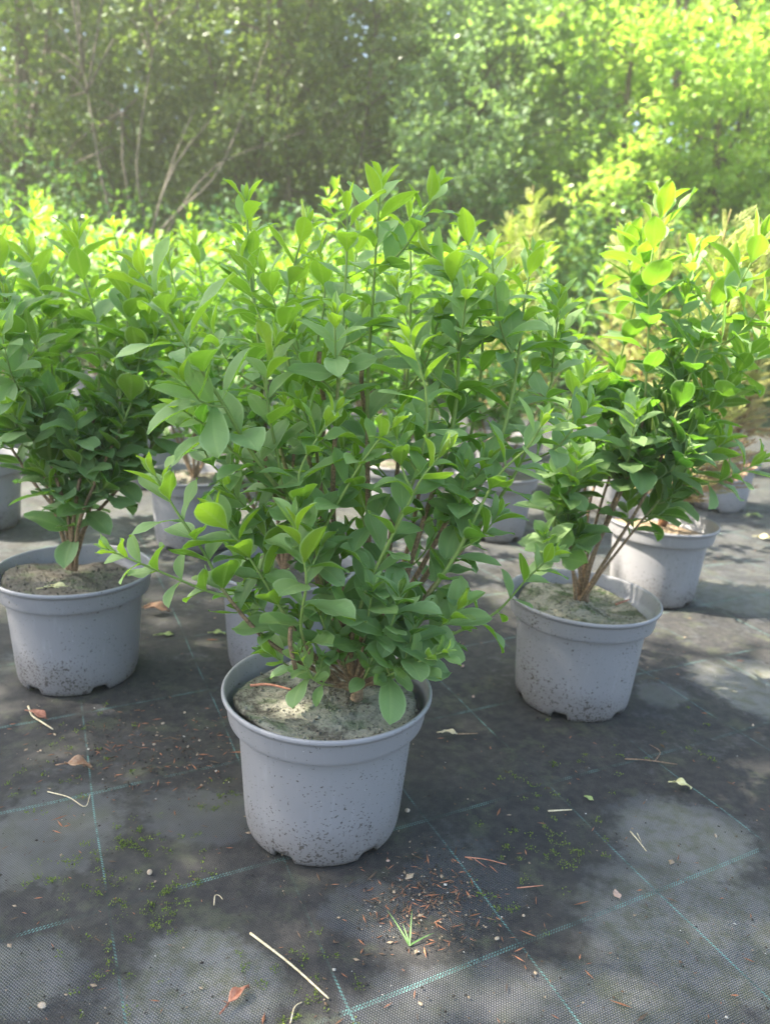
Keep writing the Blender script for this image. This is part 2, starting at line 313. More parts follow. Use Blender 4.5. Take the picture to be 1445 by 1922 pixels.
# ------------------------------------------------------------------ leaves
def leaf_template(nu, nv):
    u = np.linspace(0, 1, nu); s = np.linspace(-1, 1, nv)
    U, S = np.meshgrid(u, s, indexing='ij'); i = np.arange(nu-1)[:, None]*nv+np.arange(nv-1)[None]
    return U.ravel(), S.ravel(), np.stack([i, i+nv, i+nv+1, i+1], -1).reshape(-1, 4)
def leaves(buf, B, D, Nn, L, Wd, curl, fold, age, rnd=None, tmpl=(9, 5), prof='privet', rnd_=None, wave=None):
    """B base, D direction, Nn face normal (n x 3), L length, Wd half width"""
    k = len(B)
    if not k: return
    U, S, F = leaf_template(*tmpl); m = len(U)
    B, D = np.asarray(B), nrm(D); Nn = np.asarray(Nn); Nn = nrm(Nn-(Nn*D).sum(1, keepdims=True)*D); T = np.cross(D, Nn)
    L = np.asarray(L)[:, None]; Wd = np.asarray(Wd)[:, None]; curl = np.asarray(curl)[:, None]; fold = np.asarray(fold)[:, None]
    if prof == 'privet':
        q_ = (np.zeros(k) if rnd_ is None else np.asarray(rnd_))[:, None]; x_ = np.clip((U-.06)/.94, 0, 1)[None]
        w = np.where(U[None] < .08, .09, np.sin(PI*x_**(.9+.25*q_))**(.86-.28*q_)); w = np.where(U[None] > .995, .02, w)
    elif prof == 'strap': w = (1-U**2.2)*.95+.03
    else: w = np.maximum(np.sin(PI*np.clip(U, 0, 1)), .02)
    c = curl*U[None]; cs = np.where(np.abs(curl) > 1e-3, np.sin(c)/np.where(np.abs(curl) > 1e-3, curl, 1), U[None]); cn = -np.where(np.abs(curl) > 1e-3, (1-np.cos(c))/np.where(np.abs(curl) > 1e-3, curl, 1), 0)
    w = w if w.ndim == 2 else w[None]
    lat = S[None]*w*Wd
    up = np.abs(S[None])*w*Wd*np.sin(fold); lat = lat*np.cos(fold)
    if wave is not None: up = up+wave[:, None]*L*.05*np.sin(U[None]*9+S[None]*2)*np.abs(S[None])**2
    # the blade's own up direction turns with the curl
    along, nup = L*cs+up*np.sin(c), L*cn+up*np.cos(c)
    V = B[:, None]+along[..., None]*D[:, None]+lat[..., None]*T[:, None]+nup[..., None]*Nn[:, None]
    age = np.broadcast_to(age, k); rnd = RNG.random(k) if rnd is None else rnd
    t = np.stack([age, rnd, RNG.random(k)], -1); t = np.repeat(t[:, None], m, 1).reshape(-1, 3)
    uv = np.broadcast_to(np.stack([U, S], -1)[None], (k, m, 2)).reshape(-1, 2)
    buf.add(V.reshape(-1, 3), (F[None]+(np.arange(k)*m)[:, None, None]).reshape(-1, 4), uv, t)

def leafy_shoot(lb, sb, P, r0, r1, rg, start=.15, node=.022, size=.045, tip=.45, vigor=1., tmpl=(9, 5), brown=0., phase=None, droop=0., tipage=1.):
    """one shoot : a tapering stem with opposite pairs of leaves. brown = fraction of it that is woody"""
    P = np.asarray(P, float); seg = np.linalg.norm(np.diff(P, axis=0), axis=1); cum = np.concatenate([[0], np.cumsum(seg)]); Ln = cum[-1]
    n_ = max(4, int(Ln/.012)); q = np.linspace(0, Ln, n_); Q = np.stack([np.interp(q, cum, P[:, i]) for i in range(3)], -1)
    f = q/Ln; tt = np.stack([np.clip((f-brown)/.12, 0, 1)*.9 if brown > 0 else np.full(n_, .9), np.zeros(n_), np.zeros(n_)], -1)
    T = nrm(np.gradient(Q, axis=0)); R = r0+(r1-r0)*f; sides = 6
    ref = nrm(rg.normal(size=3)); A = nrm(np.cross(T, ref)); Bv = np.cross(T, A); th = np.arange(sides)*2*PI/sides
    Vv = Q[:, None]+R[:, None, None]*(A[:, None]*np.cos(th)[None, :, None]+Bv[:, None]*np.sin(th)[None, :, None])
    i = np.arange(n_-1)[:, None]*sides; j = np.arange(sides)[None]; k = (j+1) % sides
    sb.add(Vv.reshape(-1, 3), [np.stack([i+j, i+k, i+k+sides, i+j+sides], -1).reshape(-1, 4), np.array([[(n_-1)*sides+z for z in range(sides)]])], None, np.repeat(tt, sides, 0))
    s = Ln; nodes = []; k = 0
    while s > start*Ln and k < 60:
        nodes.append((s, k)); s -= node*(.25+.2*k if k < 4 else 1.05)*rg.uniform(.85, 1.15); k += 1
    ph = rg.uniform(0, PI) if phase is None else phase
    Bl, Dl, Nl, Ll, Wl, Cl, Fl, Al, Rl = [], [], [], [], [], [], [], [], []; up = np.array([0, 0, 1.])
    for s, k in nodes:
        b = np.array([np.interp(s, q, Q[:, i]) for i in range(3)]); t = nrm(np.array([np.interp(s, q, T[:, i]) for i in range(3)]))
        a = nrm(np.cross(t, ref)); c = np.cross(t, a); an = ph+(k % 2)*PI/2+rg.normal()*.15
        sz = size*min(1, (.42, .62, .8, .92, 1)[min(k, 4)])*(1-.25*max(0, k-6)/12)
        for sg in (0, PI):
            if k > 5 and rg.random() < .1: continue
            side = a*math.cos(an+sg)+c*math.sin(an+sg)
            op = min(.3+.19*k, 1.12)+rg.normal()*.1
            d = t*math.cos(op)+side*math.sin(op); d = nrm(d+up*(.12-droop*min(k, 8)/8))
            nn = t*math.sin(op)-side*math.cos(op)
            nn = nrm(nn+up*min(.12*k, .9)+rg.normal(size=3)*.1)
            l = sz*rg.uniform(.78, 1.2)
            Bl.append(b+side*R[0]*.3); Dl.append(d); Nl.append(nn); Ll.append(l); ro = float(np.clip(k/6-.3+(.5 if b[2] < .42 else 0.)+rg.normal()*.2, 0, 1)) if k > 1 else 0.; Rl.append(ro); Wl.append(l*(rg.uniform(.215, .26)+.06*ro)*(1 if k > 1 else .82)); Cl.append(rg.normal(.35, .35)); Fl.append(rg.uniform(.05, .5) if k > 1 else rg.uniform(.4, .8))
            Al.append(np.clip(tipage*vigor*(1, .93, .82, .7, .6, .5, .42, .35)[min(k, 7)]-max(0, k-7)*.045*vigor+rg.normal()*.05, 0.02, 1))
    leaves(lb, Bl, Dl, Nl, Ll, Wl, Cl, Fl, np.array(Al), rg.random(len(Bl)), tmpl, rnd_=Rl, wave=rg.normal(size=len(Bl))*.7)
    return Q, T

def branch_out(lb, sb, Q, T, rg, count, lmin, lmax, lo=.2, hi=.85, **kw):
    for _ in range(count):
        i = int(len(Q)*rg.uniform(lo, hi)); b = Q[i]; t = T[i]; side = nrm(np.cross(t, rg.normal(size=3))); ln = rg.uniform(lmin, lmax)
        d0 = nrm(t*.55+side*.8+np.array([0, 0, .12])); d1 = nrm(d0*.7+np.array([0, 0, .75])+t*.2)
        P = smoothline([b, b+d0*ln*.45, b+d0*ln*.55+d1*ln*.5], 8)
        kk = dict(kw); kk['vigor'] = kw.get('vigor', 1)*(.7+.45*min(1, max(0, (b[2]-.3)/.35)))
        leafy_shoot(lb, sb, P, .0014, .0008, rg, start=.12, **kk)

# ------------------------------------------------------------------ pot
def pot_mesh(seg=144, notch=(-24, 42, 102, 162, 222, 282), seed=0):
    prof = [(.060, .010), (.078, .010), (.0835, .009), (.0845, .0025), (.087, .0), (.0895, .0004), (.0925, .004), (.0945, .010), (.0958, .018), (.0964, .024), (.0970, .032), (.0990, .060), (.1010, .088), (.1030, .116), (.1048, .1415), (.1051, .1470), (.1053, .1488), (.1060, .1495), (.1155, .1500), (.1163, .1503), (.1167, .1512), (.1178, .156), (.1200, .1735), (.1206, .1772), (.1222, .1782), (.1243, .1788), (.1250, .1805), (.1250, .1835), (.1240, .1848), (.1222, .1850), (.1208, .1842), (.1196, .181), (.1172, .163), (.1145, .156), (.1034, .146), (.1014, .118), (.0992, .090)]
    n_ = len(prof); th = np.arange(seg)*2*PI/seg-PI/2; rg = np.random.default_rng(seed)
    V = np.zeros((n_, seg, 3)); pr = np.array(prof)
    wob = 1+.0035*np.sin(2*th+rg.uniform(0, 6))+.002*np.sin(3*th+rg.uniform(0, 6))
    V[..., 0] = pr[:, None, 0]*np.cos(th)*wob; V[..., 1] = pr[:, None, 0]*np.sin(th)*wob; V[..., 2] = pr[:, None, 1]
    deg = (np.degrees(th)+90+180) % 360-180
    for k in notch:
        kk = (k+180) % 360-180; dd = np.abs((deg-kk+180) % 360-180); f = np.clip((8.5-dd)/1.6, 0, 1)
        for i in range(3, 8): V[i, :, 2] = V[i, :, 2]+f*(.0125-min(V[i, 0, 2], .010))*(1 if i < 8 else .5)
    i = np.arange(n_-1)[:, None]*seg; j = np.arange(seg)[None]; k = (j+1) % seg
    F = np.stack([i+j, i+k, i+k+seg, i+j+seg], -1).reshape(-1, 4)
    return V.reshape(-1, 3), F
def soil_mesh(z=.168, r=.1165, seed=0, lump=.005, gap=True, tilt=(0, 0)):
    rg = np.random.default_rng(seed); nr, ns = 34, 120; rr = np.linspace(0.0015, 1, nr)**.85; th = np.arange(ns)*2*PI/ns
    ed = 1-.03*np.abs(np.sin(th*2.5+rg.uniform(0, 6)))-.035*np.abs(np.sin(th*1.5+rg.uniform(0, 6)))
    R, T = np.meshgrid(rr, th, indexing='ij'); X = R*r*np.cos(T)*(1-(1-ed)[None]*R); Y = R*r*np.sin(T)*(1-(1-ed)[None]*R); Z = np.full_like(X, z)
    for _ in range(26):
        kx, ky = rg.normal(size=2)*rg.choice([25, 60, 130]); Z += lump*1.5*18/np.hypot(kx+20, ky+20)*np.sin(kx*X+ky*Y+rg.uniform(0, 6))*.35
    Z += rg.normal(size=Z.shape)*.0005; Z += X*tilt[0]+Y*tilt[1]
    Z += .005*np.exp(-((X**2+Y**2)/.022**2))
    Z -= np.clip((R-.93)/.07, 0, 1)**1.5*.009
    sk_ = np.where(R > .985, .84, 1.0); X = X*sk_; Y = Y*sk_; Z = np.where(R > .985, z-.018, Z)
    i = np.arange(nr-1)[:, None]*ns; j = np.arange(ns)[None]; k = (j+1) % ns
    return np.stack([X, Y, Z], -1).reshape(-1, 3), np.stack([i+j, i+ns+j, i+ns+k, i+k], -1).reshape(-1, 4)
OF = np.array([[0, 2, 4], [2, 1, 4], [1, 3, 4], [3, 0, 4], [2, 0, 5], [1, 2, 5], [3, 1, 5], [0, 3, 5]]); OV = np.array([[1, 0, 0], [-1, 0, 0], [0, 1, 0], [0, -1, 0], [0, 0, 1], [0, 0, -1.]])
def crumbs(V, F, n, seed):
    rg = np.random.default_rng(seed+900); top = np.where(np.hypot(V[:, 0], V[:, 1]) < .11)[0]; i = rg.choice(top, n)
    P = V[i]+rg.normal(size=(n, 3))*np.array([.002, .002, 0]); s = np.abs(rg.normal(size=(n, 1, 1)))*.0011+.0005
    W_ = OV[None]*s*rg.uniform(.5, 1.4, (n, 6, 1))+P[:, None]+np.array([0, 0, .0003])
    return np.concatenate([V, W_.reshape(-1, 3)]), [F, (OF[None]+len(V)+np.arange(n)[:, None, None]*6).reshape(-1, 3)]
def make_pot(root, seed=0, soil='soil_brown', z=.166, lump=.005, tilt=(0, 0)):
    V, F = pot_mesh(seed=seed); p = mesh('pot', V, F, M['pot'], root)
    V, F = soil_mesh(z, .1165 if z > .16 else .112, seed, lump, tilt=tilt); V, F = crumbs(V, F, 900 if seed in (3, 21, 31) else 250, seed); s = mesh('soil', V, F, M[soil], root); return p, s

GROUP = 'grey pots of privet stood out in rows on the ground cover'
def loc(p, c): return np.asarray(p, float)-np.array([c[0], c[1], 0])
# ------------------------------------------------------------------ the nearest privet : its stems follow the photograph's
MC = (-.056, .835)
root = empty('potted_privet', (*MC, 0))
tag(root, 'nearest bushy privet in a grey plastic pot with pale algae-crusted compost', 'potted shrub', GROUP)
make_pot(root, 3, 'soil_algae', .1735, .0045, (-.02, .01))
rg = np.random.default_rng(5)
Y0 = MC[1]
def guided(pts):   # (px, py, depth offset from the pot's centre)
    return smoothline([loc(at(x, y, Y0+d), MC) for x, y, d in pts], 40)
BASE = (668, 1300, .0)
main_stems = [
 # pts, r0, brown, start, leaf size, node, side shoots(count,min,max)
 ([BASE, (600, 1262, -.03), (505, 1205, -.05), (428, 1120, -.06), (385, 1040, -.05), (335, 965, -.05), (287, 885, -.05)], .0034, .55, .45, .050, .030, (1, .05, .08)),
 ([(428, 1120, -.06), (385, 1108, -.065), (330, 1085, -.07), (270, 1060, -.08), (205, 1032, -.09)], .0016, .0, .15, .043, .028, (0, 0, 0)),
 ([(640, 1285, -.02), (590, 1230, -.05), (545, 1170, -.06), (490, 1080, -.06), (450, 1020, -.06), (405, 965, -.06)], .0028, .4, .3, .06, .03, (2, .05, .09)),
 ([(590, 1245, -.06), (565, 1180, -.08), (575, 1100, -.10), (572, 1060, -.105), (555, 985, -.11)], .0022, .15, .1, .062, .031, (2, .03, .05)),
 ([BASE, (640, 1230, .0), (590, 1060, .01), (540, 960, .0), (470, 880, -.01), (400, 810, -.03), (345, 770, -.07)], .0036, .55, .45, .054, .028, (2, .06, .1)),
 ([BASE, (640, 1200, .0), (575, 1000, -.02), (480, 860, -.05), (420, 760, -.07), (370, 680, -.085), (320, 600, -.1), (262, 505, -.11)], .0042, .45, .4, .07, .036, (3, .06, .12)),
 ([BASE, (630, 1150, .05), (560, 950, .07), (510, 780, .08), (480, 600, .08), (468, 470, .08), (462, 375, .08)], .004, .45, .35, .052, .032, (4, .06, .13)),
 ([BASE, (625, 1150, .02), (600, 950, .03), (555, 760, .02), (535, 600, .01), (560, 470, .01), (575, 425, .01)], .0042, .5, .35, .052, .030, (5, .07, .14)),
 ([BASE, (640, 1150, -.01), (625, 950, -.01), (632, 770, -.02), (640, 640, -.02), (650, 500, -.02), (652, 385, -.02)], .005, .6, .45, .056, .031, (5, .07, .15)),
 ([BASE, (690, 1100, .02), (690, 900, .02), (690, 720, .02), (700, 560, .01), (708, 430, .01), (715, 345, .01)], .005, .5, .42, .054, .030, (4, .07, .15)),
 ([BASE, (720, 1120, .05), (740, 930, .06), (760, 760, .07), (770, 600, .08), (770, 470, .08), (768, 400, .08)], .004, .5, .4, .05, .03, (4, .07, .14)),
 ([BASE, (745, 1130, .0), (800, 960, .01), (850, 800, .01), (860, 640, .0), (845, 520, -.01), (800, 470, -.01)], .0042, .45, .4, .052, .030, (5, .07, .14)),
 ([BASE, (760, 1120, .03), (850, 950, .04), (890, 780, .05), (905, 640, .05), (880, 510, .05), (880, 430, .06)], .004, .5, .4, .05, .030, (4, .07, .13)),
 ([BASE, (755, 1150, .01), (850, 1000, .01), (930, 850, .0), (965, 720, .0), (985, 560, .0), (1000, 480, .0)], .0042, .45, .4, .054, .031, (5, .06, .13)),
 ([(690, 1280, -.02), (770, 1160, -.04), (850, 1050, -.05), (930, 900, -.06), (990, 840, -.07), (1020, 790, -.08)], .0034, .35, .4, .048, .028, (3, .05, .09)),
 ([BASE, (760, 1170, .04), (860, 1040, .05), (960, 900, .05), (1010, 790, .05), (1050, 660, .05), (1060, 590, .05)], .0036, .4, .42, .05, .03, (4, .06, .12)),
 ([BASE, (760, 1230, .02), (850, 1190, .04), (930, 1150, .05), (990, 1085, .05), (1040, 1040, .05)], .0026, .35, .35, .04, .024, (2, .03, .05)),
 ([(690, 1285, -.03), (740, 1262, -.07), (790, 1240, -.09), (835, 1222, -.1)], .0018, .15, .2, .032, .018, (1, .02, .03)),
 ([BASE, (720, 1230, -.02), (790, 1190, -.04), (835, 1170, -.05), (862, 1140, -.06)], .0024, .3, .4, .06, .024, (1, .03, .05)),
 ([(640, 1290, -.03), (600, 1282, -.06), (585, 1270, -.07), (560, 1225, -.08)], .0018, .2, .2, .034, .02, (1, .03, .04)),
 ([BASE, (660, 1200, -.05), (700, 1080, -.08), (760, 960, -.09), (790, 900, -.10), (830, 850, -.1)], .003, .35, .35, .045, .026, (3, .05, .08)),
 ([(610, 1130, -.02), (600, 1020, -.06), (660, 900, -.08), (700, 840, -.09), (735, 800, -.1)], .0022, .1, .3, .044, .025, (2, .04, .07)),
 ([BASE, (650, 1150, -.04), (600, 1000, -.07), (560, 900, -.08), (610, 800, -.08), (630, 770, -.08)], .0026, .3, .4, .044, .026, (3, .04, .08)),
 ([BASE, (700, 1160, -.03), (720, 1050, -.04), (790, 860, -.06), (800, 740, -.07), (770, 640, -.07)], .0032, .3, .4, .05, .028, (4, .05, .1)),
 ([BASE, (640, 1160, -.02), (560, 1000, -.03), (520, 850, -.04), (500, 720, -.05), (520, 640, -.05)], .0032, .3, .4, .05, .028, (4, .05, .1)),
 ([BASE, (655, 1200, .03), (640, 1080, .06), (600, 900, .09), (590, 700, .11), (610, 560, .11), (600, 470, .11)], .004, .5, .4, .05, .03, (5, .06, .12)),
 ([BASE, (700, 1200, .04), (760, 1050, .09), (800, 850, .11), (830, 700, .12), (930, 560, .12), (960, 520, .12)], .004, .5, .4, .05, .03, (5, .06, .12)),
]
for pts, r0, br, st, sz, nd, (cn, l0, l1) in main_stems:
    lb, sb = Buf(), Buf(); P = guided(pts)
    Q, T = leafy_shoot(lb, sb, P, r0, .001, rg, start=st, node=nd*.95, size=sz*1.0, brown=br)
    if cn: branch_out(lb, sb, Q, T, rg, max(1, int(cn*.62)), l0, l1, lo=max(.25, st-.1), hi=.85, node=.021, size=sz*.84, vigor=.85)
    st_ = sb.build('stem', M['stem'], root); lb.build('foliage', M['privet'], st_)
for x, y, d, h in [(500, 1222, -.05, .05), (635, 1195, -.05, .05), (690, 1175, -.06, .05), (700, 1235, -.07, .045), (770, 1245, -.05, .04), (560, 1150, -.03, .05), (760, 1130, -.06, .06), (700, 1105, -.09, .06), (820, 1130, -.02, .05), (480, 1130, -.04, .045), (880, 1010, -.03, .05), (600, 1150, -.08, .045)]:
    lb, sb = Buf(), Buf(); e = loc(at(x, y, Y0+d), MC); b0 = loc(at(664, 1285, Y0-.02), MC); P = smoothline([b0, b0*.45+e*.55-np.array([0, 0, .012]), e], 16)
    leafy_shoot(lb, sb, P, .002, .0009, rg, start=.45, node=.02, size=h*.82, brown=.5, vigor=.5, tipage=.75); st_ = sb.build('stem', M['stem'], root); lb.build('foliage', M['privet'], st_)
# older large dark leaves and the low inner shoots round the foot
for k in range(7):
    a = rg.uniform(0, 2*PI); h = rg.uniform(.2, .46); r_ = rg.uniform(.02, .10)*(.6+h*1.5); b = np.array([r_*math.cos(a)*1.2, r_*math.sin(a)*.8, h]); d = nrm(np.array([math.cos(a), math.sin(a), rg.uniform(.1, .9)]))
    lb, sb = Buf(), Buf(); P = smoothline([b, b+d*.04, b+d*.06+np.array([0, 0, .045])], 7)
    leafy_shoot(lb, sb, P, .0012, .0008, rg, start=.1, node=.02, size=rg.uniform(.042, .062), vigor=.38, tipage=.5)
    st_ = sb.build('stem', M['stem'], root); lb.build('foliage', M['privet'], st_)
for x, y, d in [(497, 815, -.02), (478, 822, 0), (600, 660, -.02), (588, 1010, -.08), (546, 1178, -.08), (930, 830, .02), (680, 690, .03)]:      # pruned stubs
    sb = Buf(); b = loc(at(x, y, Y0+d), MC); tube(sb, smoothline([b+np.array([.006, .004, -.05]), b-np.array([0, 0, .02]), b], 5), .0026, 7, (0, 0, 0)); sb.build('pruned_stub', M['stem'], root)
# root flare at the foot
sb = Buf()
c0 = loc(at(668, 1298, Y0), MC); c0[2] = .168
tube(sb, smoothline([c0-np.array([0, 0, .01]), c0+np.array([.002, 0, .008]), c0+np.array([0, 0, .022])], 6), np.array([.010, .0085, .0075, .007, .0065, .0055]), 9, (0, 0, 0))
sb.build('root_crown', M['stem'], root)
MAIN = root

# ------------------------------------------------------------------ other privets
def privet(c, label, seed, stems=7, hmin=.42, hmax=.62, spread=.16, lean=(0, 0), soil='soil_brown', size=.05, tmpl=(6, 3), guides=None, foot=None, side=(4, 6), z=.166, vig=1., r0=.0038, st=.28, low=.12):
    root = empty('potted_privet', (*c, 0)); tag(root, label, 'potted shrub', GROUP)
    make_pot(root, seed, soil, z); rg = np.random.default_rng(seed); ft = np.array([0, 0, z]) if foot is None else loc(foot, c)
    paths = []
    if guides:
        for g in guides: paths.append(smoothline([ft+rg.normal(size=3)*np.array([.006, .005, 0])]+[loc(at(x, y, c[1]+d), c) for x, y, d in g], 36))
    for k in range(stems):
        a = 2*PI*k/stems+rg.uniform(-.4, .4); h = rg.uniform(hmin, hmax); s = spread*rg.uniform(.5, 1.15)
        e = np.array([math.cos(a)*s+lean[0], math.sin(a)*s*.9+lean[1], h])
        P = [ft, ft+np.array([e[0]*.28, e[1]*.28, h*.22]), ft+np.array([e[0]*.75, e[1]*.75, h*.62]), ft+e]
        paths.append(smoothline(P, 30))
    for P in paths:
        lb, sb = Buf(), Buf(); Q, T = leafy_shoot(lb, sb, P, r0, .001, rg, start=st, node=.029, size=size*rg.uniform(.95, 1.15), brown=.5, tmpl=tmpl, vigor=vig)
        branch_out(lb, sb, Q, T, rg, int(rg.integers(side[0], side[1]+1)), .06, .15, lo=max(.22, low), hi=.8, node=.021, size=size*.85, vigor=.85*vig, tmpl=tmpl)
        branch_out(lb, sb, Q, T, rg, 2, .03, .07, lo=low, hi=.6, node=.018, size=size*1.05, vigor=.4, tipage=.5, tmpl=tmpl)
        s_ = sb.build('stem', M['stem'], root); lb.build('foliage', M['privet'], s_)
    return root
RC = (.336, 1.196)
right = privet(RC, 'open upright privet with bare forked stems in a mossy-topped pot right of the nearest one', 21, stems=0, hmin=.3, hmax=.42, spread=.1, soil='soil_moss', z=.163, tmpl=(8, 5), size=.064, side=(2, 3), r0=.0032, st=.38, low=.33,
  foot=gnd(1090, 1128, .165), guides=[
  [(1104, 1060, 0), (1150, 960, 0), (1200, 820, 0), (1215, 650, 0), (1220, 500, 0), (1245, 385, 0)],
  [(1086, 1060, .01), (1092, 950, .03), (1125, 800, .04), (1170, 650, .05), (1200, 520, .05), (1205, 450, .05)],
  [(1124, 1070, -.01), (1215, 920, -.02), (1275, 760, -.03), (1320, 640, -.04), (1390, 530, -.05), (1432, 440, -.06)],
  [(1112, 1050, 0), (1170, 900, .01), (1250, 790, .02), (1350, 730, .02), (1440, 650, .02), (1475, 610, .02)],
  [(1075, 1070, -.01), (1062, 960, -.02), (1050, 860, -.03), (1070, 760, -.03), (1100, 700, -.03)],
  [(1070, 1060, -.01), (1040, 990, -.03), (1060, 930, -.04), (1110, 890, -.05)],
  [(1094, 1050, .04), (1120, 900, .07), (1230, 760, .10), (1290, 600, .10), (1300, 470, .10)],
  [(1135, 1065, 0), (1245, 930, 0), (1320, 870, 0), (1360, 830, .0)],
  [(1098, 1060, .02), (1150, 880, .04), (1250, 700, .05), (1330, 590, .05), (1370, 500, .05)],
  [(1108, 1060, .05), (1180, 900, .1), (1300, 760, .12), (1400, 680, .12), (1450, 560, .12)]])
LC = (-.5, 1.178)
left = privet(LC, 'leafy brown-stemmed privet in the left pot with a yellow leaf on its compost', 31, stems=3, hmin=.4, hmax=.5, spread=.13, soil='soil_brown', z=.164, tmpl=(8, 5), size=.066, side=(3, 4),
  foot=gnd(137, 1070, .165), guides=[
  [(138, 980, 0), (160, 850, 0), (185, 740, 0), (180, 600, 0), (150, 500, 0), (145, 445, 0)],
  [(130, 980, 0), (90, 850, -.02), (60, 750, -.03), (30, 650, -.04), (15, 560, -.05)],
  [(150, 980, -.01), (200, 860, -.02), (245, 760, -.02), (270, 640, .0), (300, 560, .0)],
  [(120, 980, .03), (60, 900, .05), (0, 800, .06), (-50, 680, .06), (-60, 560, .05)],
  [(140, 980, .05), (150, 850, .09), (120, 700, .11), (80, 560, .12), (60, 480, .12)],
  [(160, 990, .03), (220, 920, .05), (290, 830, .06), (330, 720, .06), (340, 620, .06)]])
# a low sprig of the left plant
privs = [
 ((-.167, 1.26), 'privet whose pot shows behind the nearest pot, mostly hidden by its leaves', 41, .46, .58, (.0, 0)),
 ((-.49, 1.90), 'privet in the sunlit grey pot seen between the left pot and the nearest plant', 42, .5, .62, (0, 0)),
 ((-1.07, 1.95), 'privet at the left edge in the second row, its pot just entering the frame', 43, .55, .7, (0, 0)),
 ((.03, 2.22), 'privet in the row behind the nearest plant, pot in the gap right of its stems', 44, .6, .76, (0, 0)),
 ((.31, 2.15), 'privet whose pot stands beside the orange fallen leaf behind the nearest plant', 45, .5, .66, (0, 0)),
]
made = []
for c, lab, sdn, h0, h1, ln in privs: made.append(privet(c, lab, sdn, stems=8, hmin=h0, hmax=h1, spread=.23, lean=ln, size=.052, tmpl=(5, 3), side=(4, 5)))
def copy_thing(src, c, rz, label, group=None, s=1.):
    r = src.copy(); COL.objects.link(r); r.location = (*c, 0); r.rotation_euler = (0, 0, rz); r.scale = (s, s, s); r['label'] = label
    if group: r['group'] = group
    for ch in list(src.children):
        q = ch.copy(); COL.objects.link(q); q.parent = r
        for g in ch.children: d = g.copy(); COL.objects.link(d); d.parent = q
    return r
more = [
 ((-.80, 2.50), 'privet in the third row behind and left of the sunlit grey pot'), ((-.28, 2.62), 'privet in the third row straight behind the sunlit grey pot'), ((-1.38, 2.62), 'third-row privet at the left edge of the photo'),
 ((-.62, 3.20), 'fourth-row privet left of centre, only its bright tips clear of the others'), ((-1.10, 3.22), 'fourth-row privet between the left edge and the middle left'), ((-1.62, 3.25), 'outermost left privet of the fourth row'),
 ((-.12, 3.15), 'fourth-row privet directly behind the top of the nearest plant'),
 ((-.85, 3.85), 'last-row privet on the left in front of the multi-stemmed tree'), ((-1.5, 3.9), 'last-row privet near the left edge of the photo'), ((-2.1, 3.9), 'last-row privet furthest to the left'), ((-.3, 3.85), 'last-row privet nearest the middle'),
]
for k, (c, lab) in enumerate(more): copy_thing(made[[1, 2, 3][k % 3]], c, 1.1+2.3*k, lab, s=1.02 if c[1] < 3 else 1.1)

# ------------------------------------------------------------------ conifers in pots
def spray(buf, b, d, nrm_, L, rg, age, flop=.3):
    """a flat feathery frond : rachis, side twigs, scale tips"""
    d = nrm(d); side = nrm(np.cross(d, nrm_)); nn = np.cross(side, d); k = max(7, int(L/.009)); Bl, Dl, Ll = [], [], []
    for i in range(k):
        f = i/k; p = b+d*L*f-nn*flop*L*f*f*.5; ln = L*.34*(1-f)**.8*(.35+.65*min(1, f*4+.2))
        for sg in (-1, 1):
            dd = nrm(d*.75+side*sg*.7+rg.normal(size=3)*.08); m = max(2, int(ln/.008))
            Bl.append(p); Dl.append(dd); Ll.append(ln+.006)
            for j in range(1, m):
                q = p+dd*ln*j/m
                Bl.append(q); Dl.append(nrm(dd*.7+d*.7)); Ll.append(.012*(1-.5*j/m)+.004)
                if rg.random() < .7: Bl.append(q); Dl.append(nrm(dd*.8-d*.35+side*sg*.3)); Ll.append(.009)
    Bl.append(b); Dl.append(d); Ll.append(L); Ll = np.array(Ll); kk = len(Bl)
    ag = np.clip(age+rg.normal(size=kk)*.08, 0, 1)
    leaves(buf, np.array(Bl), np.array(Dl), np.broadcast_to(nn, (kk, 3))+rg.normal(size=(kk, 3))*.3, Ll, np.clip(Ll*.16, .0011, .0022), np.zeros(kk), np.full(kk, .2), ag, rg.random(kk), (3, 2), 'x')
